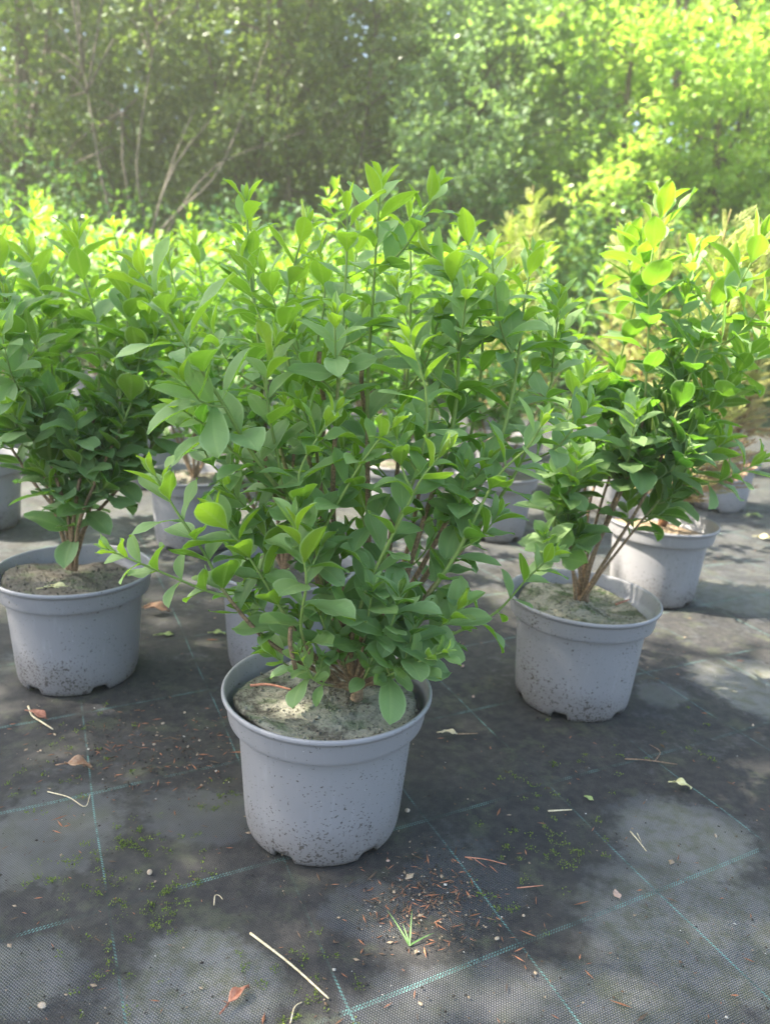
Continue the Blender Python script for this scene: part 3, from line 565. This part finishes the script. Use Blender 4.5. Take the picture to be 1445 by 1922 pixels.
def conifer(c, label, seed, H=.6, brown=.5, soil='soil_litter', lean=(0, 0), width=.16, nfr=230, leaders=3):
    root = empty('potted_conifer', (*c, 0)); tag(root, label, 'potted conifer', 'potted conifers on the ground cover'); make_pot(root, seed, soil, .160)
    rg = np.random.default_rng(seed); sb = Buf(); lb = Buf()
    lead = []
    for k in range(leaders):
        a = rg.uniform(0, 2*PI); e = np.array([math.cos(a)*.07*(k > 0)+lean[0], math.sin(a)*.07*(k > 0)+lean[1], H*(1 if k == 0 else rg.uniform(.8, .97))]); P = smoothline([(0, 0, .155), e*.4+np.array([math.cos(a)*.02, math.sin(a)*.02, .1]), e+np.array([0, 0, .16])], 24); lead.append(P)
        tube(sb, P, np.linspace(.008, .0015, 24), 6, (0, 0, 0), (.6, 0, 0))
    for k in range(nfr):
        P = lead[rg.integers(leaders)]; f = rg.uniform(.16, .97)**.85; b = P[int(f*23)]; a = rg.uniform(0, 2*PI); up = .15+.9*f
        d = nrm(np.array([math.cos(a), math.sin(a), up])); re_ = width*(1-f*.62)*rg.uniform(.3, 1.1); L = .38*re_+.03; ext = max(.01, re_-L); tube(sb, [b, b+d*ext], .0012, 4, (.2, 0, 0)); b = b+d*ext
        out = ext/(.75*width)
        age = np.clip((f-brown)*2.2+.35*out+rg.normal()*.12, 0, 1)
        spray(lb, b, d+rg.normal(size=3)*.15, np.array([0, 0, 1.])+rg.normal(size=3)*.5, L, rg, age)
    for P in lead:      # plume tips
        for j in range(10):
            i = 17+int(j*.65); spray(lb, P[min(i, 23)], nrm(np.array([rg.normal()*.5, rg.normal()*.5, 1.2])), rg.normal(size=3), .07*(1-.05*j), rg, np.clip(.75+rg.normal()*.15, 0, 1))
    st = sb.build('trunk', M['cbark'], root); lb.build('foliage', M['conifer'], root)
    return root
conifer((.64, 1.72), 'conifer with browned feathery lower branches in the sunlit pot right of the mossy pot', 61, .70, .42, lean=(.04, 0), width=.22, nfr=420, leaders=4)
cf = conifer((.78, 2.52), 'yellow-green conifer behind the browned one', 62, .82, .3, width=.2, nfr=380, leaders=4)
conifer((1.17, 2.66), 'yellowing conifer in the far right grey pot at the edge of the photo', 63, .78, .38, width=.22, nfr=400, leaders=4)
for c, lab in [((.42, 2.72), 'golden feathery conifer seen between the nearest plant and the right-hand privet'), ((.45, 3.4), 'golden conifer in the back row right of the middle'), ((.95, 3.35), 'golden conifer in the back row between two others'), ((1.45, 3.4), 'golden conifer in the back row towards the right edge'), ((1.9, 3.3), 'golden conifer of the back row furthest right')]:
    copy_thing(cf, c, c[0]*7, lab, s=1.05)

# ------------------------------------------------------------------ background trees
def crown_leaves(buf, cl, n, size, rg, tmpl=(3, 3), age=(.1, .9), flat=.5, asp=.3):
    """cl: list of (centre, radii, weight); leaves gathered into small sprigs"""
    cl_c = np.array([c[0] for c in cl]); cl_r = np.array([c[1] for c in cl]); w = np.array([c[2] for c in cl], float); w /= w.sum()
    ns = max(1, n//9); idx = rg.choice(len(cl), ns, p=w); dirs = nrm(rg.normal(size=(ns, 3))); rad = rg.random(ns)**.45
    S = cl_c[idx]+dirs*cl_r[idx]*rad[:, None]
    sd_ = nrm(dirs+rg.normal(size=(ns, 3))*.6+np.array([0, 0, .2])); k = 9
    t = np.tile(np.linspace(0, 1, k), ns); I = np.repeat(np.arange(ns), k)
    B = S[I]+sd_[I]*t[:, None]*size*2.6+rg.normal(size=(ns*k, 3))*size*.35
    D = nrm(sd_[I]*.5+rg.normal(size=(ns*k, 3))*.8+np.array([0, 0, -.1])); Nn = nrm(np.array([0, 0, 1.])*flat*2+rg.normal(size=(ns*k, 3))*.8)
    ag = age[0]+(age[1]-age[0])*np.clip(.45*rg.random(ns)[I]+.35*t+.2*rg.random(ns*k), 0, 1)
    L = size*rg.uniform(.6, 1.25, ns*k)
    leaves(buf, B, D, Nn, L, L*asp, rg.normal(size=ns*k)*.4, rg.uniform(0, .5, ns*k), ag, rg.random(ns*k), tmpl, 'x')
    return S
def tree(name, label, x, y, trunks, clusters, n, size, mat, seed, age=(.1, .9), group='trees and tall shrubs behind the nursery bed', flat=.5, asp=.3, twigs=70):
    rg = np.random.default_rng(seed); root = empty(name, (x, y, 0)); tag(root, label, 'tree', group)
    for P, r0, r1 in trunks:
        b = Buf(); Q = smoothline(P, 22); Q[1:-1] += rg.normal(size=(20, 3))*r0*.15; tube(b, Q, np.linspace(r0, r1, 22), 8, (0, 0, 0)); b.build('trunk', M['bark'], root)
    lb = Buf(); S = crown_leaves(lb, clusters, n, size, rg, age=age, flat=flat, asp=asp); 
    tb = Buf(); ends = np.concatenate([smoothline(P, 14)[5:] for P, _, _ in trunks])
    for s in S[rg.choice(len(S), min(twigs, len(S)), replace=False)]:
        e = ends[np.argmin(np.linalg.norm(ends-s, axis=1)+rg.random(len(ends))*.4)]; m = (e+s)/2+np.array([0, 0, .08])+rg.normal(size=3)*.05
        tube(tb, smoothline([e, m, s], 8), np.linspace(.008, .003, 8), 5, (0, 0, 0))
    tb.build('limbs', M['bark'], root); lb.build('crown', M[mat], root); return root
def blob(rg, c, r, k, sub, wgt=1):
    out = []
    for _ in range(k):
        d = nrm(rg.normal(size=3)); p = np.array(c)+d*np.array(r)*rg.random()**.35; out.append((p, np.array([sub, sub, sub*.7])*rg.uniform(.6, 1.25), wgt))
    return out
g0 = np.random.default_rng(100)
def stems(n, x0, x1, top, spread, rg, r=.03, yb=0):
    out = []
    for _ in range(n):
        x = rg.uniform(x0, x1); e = x+rg.normal()*spread; out.append(([(x, yb+rg.normal()*.05, 0), (x+(e-x)*.3+rg.normal()*.04, yb+rg.normal()*.1, top*.35), (x+(e-x)*.7, yb+rg.normal()*.1, top*.7), (e, yb+rg.normal()*.2, top)], r*rg.uniform(.6, 1.3), r*.35))
    return out
tree('broadleaf_tree', 'dark shaded tree at the left edge with specks of sky showing through', -3.3, 6.3, stems(3, -.5, .5, 3.6, .5, g0, .045),
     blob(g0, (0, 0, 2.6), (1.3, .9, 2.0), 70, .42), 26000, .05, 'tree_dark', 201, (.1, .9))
tree('multi_stemmed_tree', 'multi-stemmed shaded tree with thin pale stems fanning up behind the left-hand pots', -1.75, 6.0, [([(.0+.05*math.sin(q*5), -.85, .1), (e*.3+.05*math.sin(q*7), -.8+.1*math.sin(q), .9), (e*.7+.12*math.sin(q*3), -.7, 1.4), (e*1.2, -.5, 1.95+.3*math.sin(q*4))], .015-.0006*q, .004) for q, e in enumerate(np.linspace(-.3, .9, 7))]+stems(2, -.35, .45, 3.2, .6, g0, .02),
     blob(g0, (0, 0.1, 2.9), (1.3, 1.1, 1.4), 70, .36)+blob(g0, (0, .3, 1.4), (1.4, .5, .9), 40, .3), 32000, .05, 'tree_olive', 202, (.0, .8), twigs=110)
tree('olive_leaved_tree', 'dull olive tree with fine twigs left of the bright tree', -.62, 6.0, stems(4, -.4, .4, 3.4, .5, g0, .02),
     blob(g0, (0, .1, 2.3), (1.0, .8, 1.9), 75, .36), 28000, .042, 'tree_olive', 203, (.1, .8), twigs=110)
tree('silvery_leaved_tree', 'pale glittering leafy tree between the olive tree and the yellow-green one', .62, 5.9, stems(5, -.3, .3, 1.9, .2, g0, .03),
     blob(g0, (0, 0, 1.7), (.75, .6, 1.4), 75, .24), 24000, .046, 'tree_grey', 204, (.2, 1))
tree('field_maple', 'sunny yellow-green tree filling the upper right', 1.75, 5.6, stems(6, -.4, .4, 3.0, .5, g0, .035),
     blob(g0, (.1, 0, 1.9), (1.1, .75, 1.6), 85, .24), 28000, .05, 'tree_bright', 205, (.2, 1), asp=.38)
tree('layered_elder', 'blue-green tree with layered leafy boughs at the right edge', 3.2, 5.7, stems(5, -.4, .4, 3.2, .6, g0, .035),
     blob(g0, (0, 0, 2.1), (1.2, .8, 1.7), 75, .25), 23000, .055, 'tree_grey', 206, (.1, .9), flat=1.2, asp=.3)
# trees further back close the view
rg = np.random.default_rng(300)
for k, (x, y, lab, mt) in enumerate([(-5.4, 8.5, 'tall dark tree standing behind the leftmost tree', 'tree_dark'), (-3.2, 9.2, 'tall dark tree behind the thin pale stems', 'tree_dark'), (-1.4, 8.6, 'tall dark tree behind the olive-leaved tree', 'tree_dark'), (2.9, 8.4, 'tall green tree behind the sunny yellow-green one', 'tree_bright'), (5.0, 8.2, 'tall green tree behind the right-hand trees', 'tree_grey')]):
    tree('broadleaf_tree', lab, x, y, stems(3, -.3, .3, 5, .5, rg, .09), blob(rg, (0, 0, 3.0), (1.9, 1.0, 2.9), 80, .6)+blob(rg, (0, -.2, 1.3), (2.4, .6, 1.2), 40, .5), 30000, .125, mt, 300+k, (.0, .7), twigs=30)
tree('broadleaf_tree', 'lower rounded tree behind the pale glittering tree at top centre', .75, 8.6, stems(3, -.2, .2, 2.4, .3, rg, .06), blob(rg, (0, 0, 2.1), (1.5, .8, 1.7), 70, .5), 20000, .12, 'tree_grey', 391, (.1, .9), twigs=20)
# low undergrowth along the bank
lb = Buf(); rg = np.random.default_rng(77)
crown_leaves(lb, [((x, 5.15+.2*math.sin(x*3), .62+.1*math.sin(x*5)), (.35, .3, .6+.12*math.sin(x*2.2)), 1) for x in np.arange(-4.2, 4.4, .28)], 36000, .055, rg, age=(.1, .6))
tag(lb.build('undergrowth', M['grass']), 'low green undergrowth along the foot of the trees', 'undergrowth', kind='stuff')
# unseen tree added left of the frame, its crown placed to shade the near pots
rg = np.random.default_rng(400)
tree('broadleaf_tree', 'unseen tree added left of the frame to shade the nearest pots', -3.1, .62, stems(2, -.1, .1, 2.6, .2, rg, .06),
     blob(rg, (.45, .15, 3.1), (.95, .95, .5), 60, .3), 9000, .07, 'tree_bright', 401, (.1, .6), twigs=30)

# ------------------------------------------------------------------ things lying on the ground cover
def flat_leaf(name, label, cat, px, py, L, Wd, ang, mat, curl=.5, fold=.3, stalk=True, z=0, group=None, lift=.004):
    p = gnd(px, py, z); b = Buf(); a = math.radians(ang)
    D = np.array([[math.cos(a), math.sin(a), .12]]); r_ = np.random.default_rng(int(px+py))
    leaves(b, np.array([[-math.cos(a)*L/2, -math.sin(a)*L/2, lift]]), D, np.array([[.1*r_.normal(), .1*r_.normal(), 1.]]), [L], [Wd], [curl], [fold], .5, None, (14, 9), 'privet', wave=np.array([1.6*r_.choice([-1, 1])]))
    V = np.concatenate(b.V); lift2 = .0012-V[:, 2].min(); b.V = [V+np.array([0, 0, lift2])]
    if stalk: tube(b, [V[2]+np.array([0, 0, lift2]), V[2]+np.array([0, 0, lift2])-np.array([math.cos(a)*L*.3, math.sin(a+.3)*L*.3, 0])], .0007, 5)
    o = b.build(name, mat); o.location = tuple(p); m = o.modifiers.new('solid', 'SOLIDIFY'); m.thickness = .0005; m.offset = 0
    return tag(o, label, cat, group)
def stick(name, label, cat, pts, r, mat, z=0, forks=(), group=None):
    b = Buf(); c = gnd(*pts[0], z); P = smoothline([gnd(x, y, z)-c+np.array([0, 0, r*1.3+.002*(i % 2)]) for i, (x, y) in enumerate(pts)], 14); tube(b, P, np.linspace(r, r*.65, 14), 7)
    for f in forks: tube(b, smoothline([gnd(x, y, z)-c+np.array([0, 0, r]) for x, y in f], 8), np.linspace(r*.7, r*.3, 8), 6)
    o = b.build(name, mat); o.location = tuple(c); return tag(o, label, cat, group)
def pebble(name, label, cat, px, py, s, mat, ang=0, z=0, group=None):
    p = gnd(px, py, z); r_ = np.random.default_rng(int(px*3+py)); nu, nv = 9, 12; V = [(0, 0, s[2])]; 
    for i in range(1, nu):
        for j in range(nv):
            t, q = PI*i/nu, 2*PI*j/nv; V.append((s[0]*math.sin(t)*math.cos(q), s[1]*math.sin(t)*math.sin(q), s[2]*math.cos(t)))
    V.append((0, 0, -s[2])); V = np.array(V); V *= 1+.12*np.sin(V@np.array([[300, 150, 90.]]).T+r_.uniform(0, 6))
    a = math.radians(ang); V = np.stack([V[:, 0]*math.cos(a)-V[:, 1]*math.sin(a), V[:, 0]*math.sin(a)+V[:, 1]*math.cos(a), V[:, 2]-V[:, 2].min()], -1)
    Q = np.array([[1+i*nv+j, 1+(i+1)*nv+j, 1+(i+1)*nv+(j+1) % nv, 1+i*nv+(j+1) % nv] for i in range(nu-2) for j in range(nv)])
    T = np.array([[0, 1+j, 1+(j+1) % nv] for j in range(nv)]+[[len(V)-1, 1+(nu-2)*nv+(j+1) % nv, 1+(nu-2)*nv+j] for j in range(nv)])
    V = V*.72; o = mesh(name, V, [Q, T], mat); o.location = tuple(p); return tag(o, label, cat, group)
flat_leaf('dead_leaf', 'curled brown dead leaf on the crossing of two green threads at lower left', 'leaf', 150, 1447, .036, .010, 12, M['dead_leaf'], .8, .45)
flat_leaf('dead_leaf', 'rusty brown curled leaf lying just right of the left pot', 'leaf', 296, 1152, .05, .016, 15, M['dead_leaf'], .7, .5)
flat_leaf('dead_leaf', 'orange fallen leaf on the ground behind the nearest plant', 'leaf', 952, 1006, .07, .018, -5, M['orange_leaf'], .4, .3)
flat_leaf('fallen_leaf', 'pale yellow fallen leaf on the bare cloth at right', 'leaf', 1280, 1480, .026, .008, -10, M['yellow_leaf'], .7, .3)
flat_leaf('fallen_leaf', 'pale yellow-green leaf lying near the right edge beyond the pots', 'leaf', 1436, 1013, .05, .016, -25, M['yellow_leaf'], .3, .2)
flat_leaf('fallen_leaf', 'narrow greenish leaf fallen between the left pot and the nearest pot', 'leaf', 312, 1194, .028, .006, 15, M['green_leaf'], .3, .3)
flat_leaf('fallen_leaf', 'small bright green-yellow leaf close to the pot behind the nearest one', 'leaf', 411, 1191, .026, .006, 0, M['green_leaf'], .3, .3)
flat_leaf('fallen_leaf', 'pale green leaf on the ground near the browned conifer', 'leaf', 1415, 972, .06, .016, 10, M['green_leaf'], .4, .3)
flat_leaf('fallen_leaf', 'yellow leaf resting on the compost of the left pot', 'leaf', 106, 1107, .034, .011, 20, M['yellow_leaf'], .3, .3, z=.166)
flat_leaf('dead_leaf', 'reddish curled bark-like leaf at the bottom edge', 'leaf', 447, 1876, .03, .006, 60, M['redbark'], .5, .6)
flat_leaf('dead_leaf', 'small oval brown leaf on the paler cloth at lower right', 'leaf', 1157, 1682, .014, .0045, 100, M['brownstone'], .2, .1, False)
flat_leaf('dead_leaf', 'shrivelled grey-white leaf on a stalk right of the nearest pot', 'leaf', 843, 1380, .024, .006, 5, M['straw'], .5, .5)
flat_leaf('fallen_leaf', 'dull dark green leaf piece in the middle of the soil patch', 'leaf', 1104, 1501, .013, .004, -30, M['green_leaf'], .4, .3, False)
flat_leaf('dead_leaf', 'red-brown leaf scrap beside the twig in front of the left pot', 'leaf', 73, 1348, .03, .008, -20, M['redbark'], .6, .5)
stick('dry_stalk', 'long straight straw-coloured stalk lying at bottom centre', 'stalk', [(470, 1754), (545, 1815), (617, 1877)], .0013, M['straw'])
stick('twig', 'curved pale twig in front of the left pot', 'twig', [(54, 1328), (62, 1348), (80, 1358), (100, 1373)], .0016, M['straw'])
stick('twig', 'thin forked stem lying across the green thread at left', 'twig', [(90, 1487), (130, 1500), (160, 1515), (170, 1495)], .0007, M['straw'])
stick('twig', 'long thin twig on the soil patch below the mossy pot', 'twig', [(1172, 1426), (1210, 1430), (1270, 1436)], .0010, M['twig'], forks=[[(1228, 1430), (1238, 1412), (1218, 1398)]])
stick('twig', 'brown forked twig right of the nearest pot on the cloth', 'twig', [(872, 1610), (910, 1617), (950, 1624)], .0009, M['redbark'], forks=[[(890, 1613), (912, 1629)]])
stick('dry_stalk', 'short pale stalk lying flat in the soil patch', 'stalk', [(1028, 1524), (1072, 1524)], .0012, M['straw'])
stick('dry_stalk', 'split V-shaped straw on the paler cloth at right', 'stalk', [(1182, 1562), (1195, 1580), (1212, 1599)], .0010, M['straw'], forks=[[(1195, 1565), (1203, 1582)]])
stick('twig', 'short straight brown twig below the soil patch', 'twig', [(970, 1668), (1018, 1666)], .0008, M['redbark'])
stick('twig', 'stalk trailing from the shrivelled leaf right of the nearest pot', 'twig', [(858, 1379), (896, 1380)], .0010, M['twig'])
stick('twig', 'dark curled root tip lying under the bottom stalk', 'twig', [(545, 1922), (553, 1895), (567, 1882)], .0006, M['straw'])
stick('twig', 'peeling brown twig resting on the compost of the nearest pot', 'twig', [(470, 1290), (505, 1291), (548, 1298)], .0018, M['redbark'], z=.176)
stick('twig', 'small brown twig on the mossy compost of the right-hand pot', 'twig', [(1155, 1137), (1180, 1130)], .002, M['redbark'], z=.168)
stick('root', 'fine curled rootlet on the cloth left of centre', 'root', [(402, 1700), (404, 1685), (412, 1682), (418, 1692)], .0006, M['straw'])
PG = 'pebbles scattered on the ground cover'
for px, py, s, lab, m_ in [(80, 1890, (.0045, .0062, .0025), 'largest pale stone at the bottom left corner', 'stone'), (282, 1640, (.004, .005, .003), 'pale flaky stone left of the nearest pot foot', 'stone'), (764, 1524, (.0048, .004, .003), 'pale broken stone at the right side of the nearest pot', 'stone'),
    (728, 1617, (.0035, .0025, .002), 'tan stone chip just off the foot of the nearest pot', 'brownstone'), (525, 1305, (.003, .002, .002), 'light pebble in front of the pot behind', 'stone'), (306, 1359, (.004, .003, .002), 'tan pebble between the two front pots, topmost of the scatter', 'stone'), (347, 1339, (.0025, .0025, .002), 'round cream pebble beside the tan one', 'stone'),
    (375, 1391, (.003, .0025, .002), 'cream pebble at the right of the scatter', 'stone'), (353, 1403, (.0025, .002, .002), 'small cream pebble below the scatter', 'stone'), (290, 1399, (.0035, .002, .002), 'flat tan pebble in the middle of the scatter', 'stone'), (270, 1400, (.0025, .002, .002), 'small brown pebble at the left of the scatter', 'brownstone'),
    (932, 1763, (.004, .0025, .0015), 'white chip on the dark soil at bottom centre', 'stone'), (982, 1720, (.0025, .0025, .002), 'round white pebble right of the grass tuft', 'stone'), (1342, 1570, (.005, .002, .002), 'pale sliver on the far right of the paler cloth', 'stone'), (1412, 1362, (.005, .0025, .002), 'pinkish chip near the right edge', 'stone'), (868, 1252, (.006, .004, .003), 'pinkish stone right of the nearest plant foot', 'brownstone'), (888, 1309, (.005, .003, .002), 'small reddish chip below the pinkish stone', 'brownstone')]:
    pebble('pebble', lab, 'pebble', px, py, s, M[m_], px % 90, 0, PG)
# little grass tuft
b = Buf(); c = gnd(768, 1775); tips = [((716, 1706), .012), ((772, 1722), .018), ((826, 1750), .006), ((752, 1740), .01)]
for (q, h) in tips:
    e = gnd(*q)-c; e[2] = 0; L = np.linalg.norm(e)+.01; e = e*.75+np.array([0, 0, h]); leaves(b, np.zeros((1, 3)), e[None], np.array([[0, -.3, 1.]]), [np.linalg.norm(e)*1.1], [.0011], [.35], [.5], .6, None, (12, 3), 'strap')
o = b.build('grass_tuft', M['blade']); o.location = tuple(c); tag(o, 'small tuft of green grass sprouting through the cloth at bottom centre', 'weed')

# moss and crumbs nobody could count
rg = np.random.default_rng(9)
mb = Buf(); N_ = 0
spots = [(260, 1590, .035, 260), (130, 1640, .03, 140), (300, 1700, .025, 160), (215, 1760, .02, 90), (1020, 1590, .035, 220), (1000, 1470, .03, 90), (940, 1710, .02, 70), (580, 1870, .03, 120), (200, 1850, .015, 60), (430, 1500, .02, 90), (350, 1660, .03, 120), (560, 1800, .02, 70), (180, 1370, .03, 70), (1330, 1400, .05, 90), (60, 1450, .05, 90), (1100, 1420, .05, 60), (140, 1500, .03, 90), (1080, 1560, .03, 90)]
Bm, Dm = [], []
for px, py, r_, k in spots:
    c = gnd(px, py)
    for _ in range(k//7):
        cc = c+np.array([rg.normal()*r_, rg.normal()*r_, 0])
        for __ in range(int(rg.integers(5, 26))):
            Bm.append(cc+np.array([rg.normal()*.0028, rg.normal()*.0028, 0])); Dm.append(nrm(np.array([rg.normal(), rg.normal(), 1.2])))
k = len(Bm); L = rg.uniform(.0012, .003, k)
leaves(mb, np.array(Bm), np.array(Dm), rg.normal(size=(k, 3)), L, L*.33, np.zeros(k), np.full(k, .3), rg.uniform(.3, 1, k), rg.random(k), (3, 3), 'x')
M['moss'] = leaf_material('moss', (.06, .1, .02), (.12, .17, .03), (.2, .26, .05), (.12, .16, .03), (.1, .2, .02), (.25, .35, .05), veins=False, margin=False, trans=.2, rough=.8, spec=.1)
tag(mb.build('moss', M['moss']), 'patches of tiny green moss on the soiled cloth', 'moss', kind='stuff')
cb = Buf(); octF = np.array([[0, 2, 4], [2, 1, 4], [1, 3, 4], [3, 0, 4], [2, 0, 5], [1, 2, 5], [3, 1, 5], [0, 3, 5]]); oct_ = np.array([[1, 0, 0], [-1, 0, 0], [0, 1, 0], [0, -1, 0], [0, 0, 1], [0, 0, -1.]])
pal = [((.03, .026, .022), .5), ((.09, .06, .04), .25), ((.25, .11, .06), .15), ((.25, .19, .13), .08), ((.4, .38, .34), .012)]
pw = np.cumsum([p[1] for p in pal]); n_ = 4400
for k in range(n_):
    if k % 4 == 0: px, py = 800+rg.normal()*70, 1690+rg.normal()*50
    elif k % 4 == 1: px, py = 300+rg.normal()*110, 1400+rg.normal()*50
    else: px, py = rg.uniform(-40, 1480), rg.uniform(1020, 1960)
    c = gnd(px, py); ty = int(np.searchsorted(pw, rg.random())); ty = min(ty, 4); s = abs(rg.normal())*.0007+.0005
    if ty == 2 or (ty == 1 and rg.random() < .5): sc = np.array([s*rg.uniform(2, 5), s*.5, s*.5])
    elif ty == 3 and rg.random() < .25: sc = np.array([s*2.5, s*1.3, s*.6])
    else: sc = np.array([s, s*rg.uniform(.6, 1), s*.6])
    a = rg.uniform(0, PI); V = oct_*sc*(1+rg.uniform(-.3, .3, (6, 1))); V = np.stack([V[:, 0]*math.cos(a)-V[:, 1]*math.sin(a), V[:, 0]*math.sin(a)+V[:, 1]*math.cos(a), V[:, 2]+sc[2]*.7], -1)+c
    cb.add(V, octF, None, np.array(pal[ty][0])*rg.uniform(.7, 1.3))
tag(cb.build('debris', M['litter'], smooth=False), 'crumbs of soil, grit and bark strewn over the cloth', 'debris', kind='stuff')

# ------------------------------------------------------------------ the hazy air
N = NT('haze_air'); pv = N.n('ShaderNodeVolumePrincipled'); pv.inputs['Color'].default_value = (.96, .95, .8, 1); pv.inputs['Density'].default_value = .0078; pv.inputs['Anisotropy'].default_value = .35
N.t.links.new(pv.outputs[0], N.out.inputs['Volume']); x0, x1, y0, y1, z0, z1 = -14, 14, -3, 20, -1.2, 9
V = [(x, y, z) for x in (x0, x1) for y in (y0, y1) for z in (z0, z1)]
hz = mesh('haze', V, np.array([[0, 1, 3, 2], [4, 6, 7, 5], [0, 4, 5, 1], [2, 3, 7, 6], [0, 2, 6, 4], [1, 5, 7, 3]]), N.m, smooth=False); tag(hz, 'bright hazy summer air', 'haze', kind='stuff')
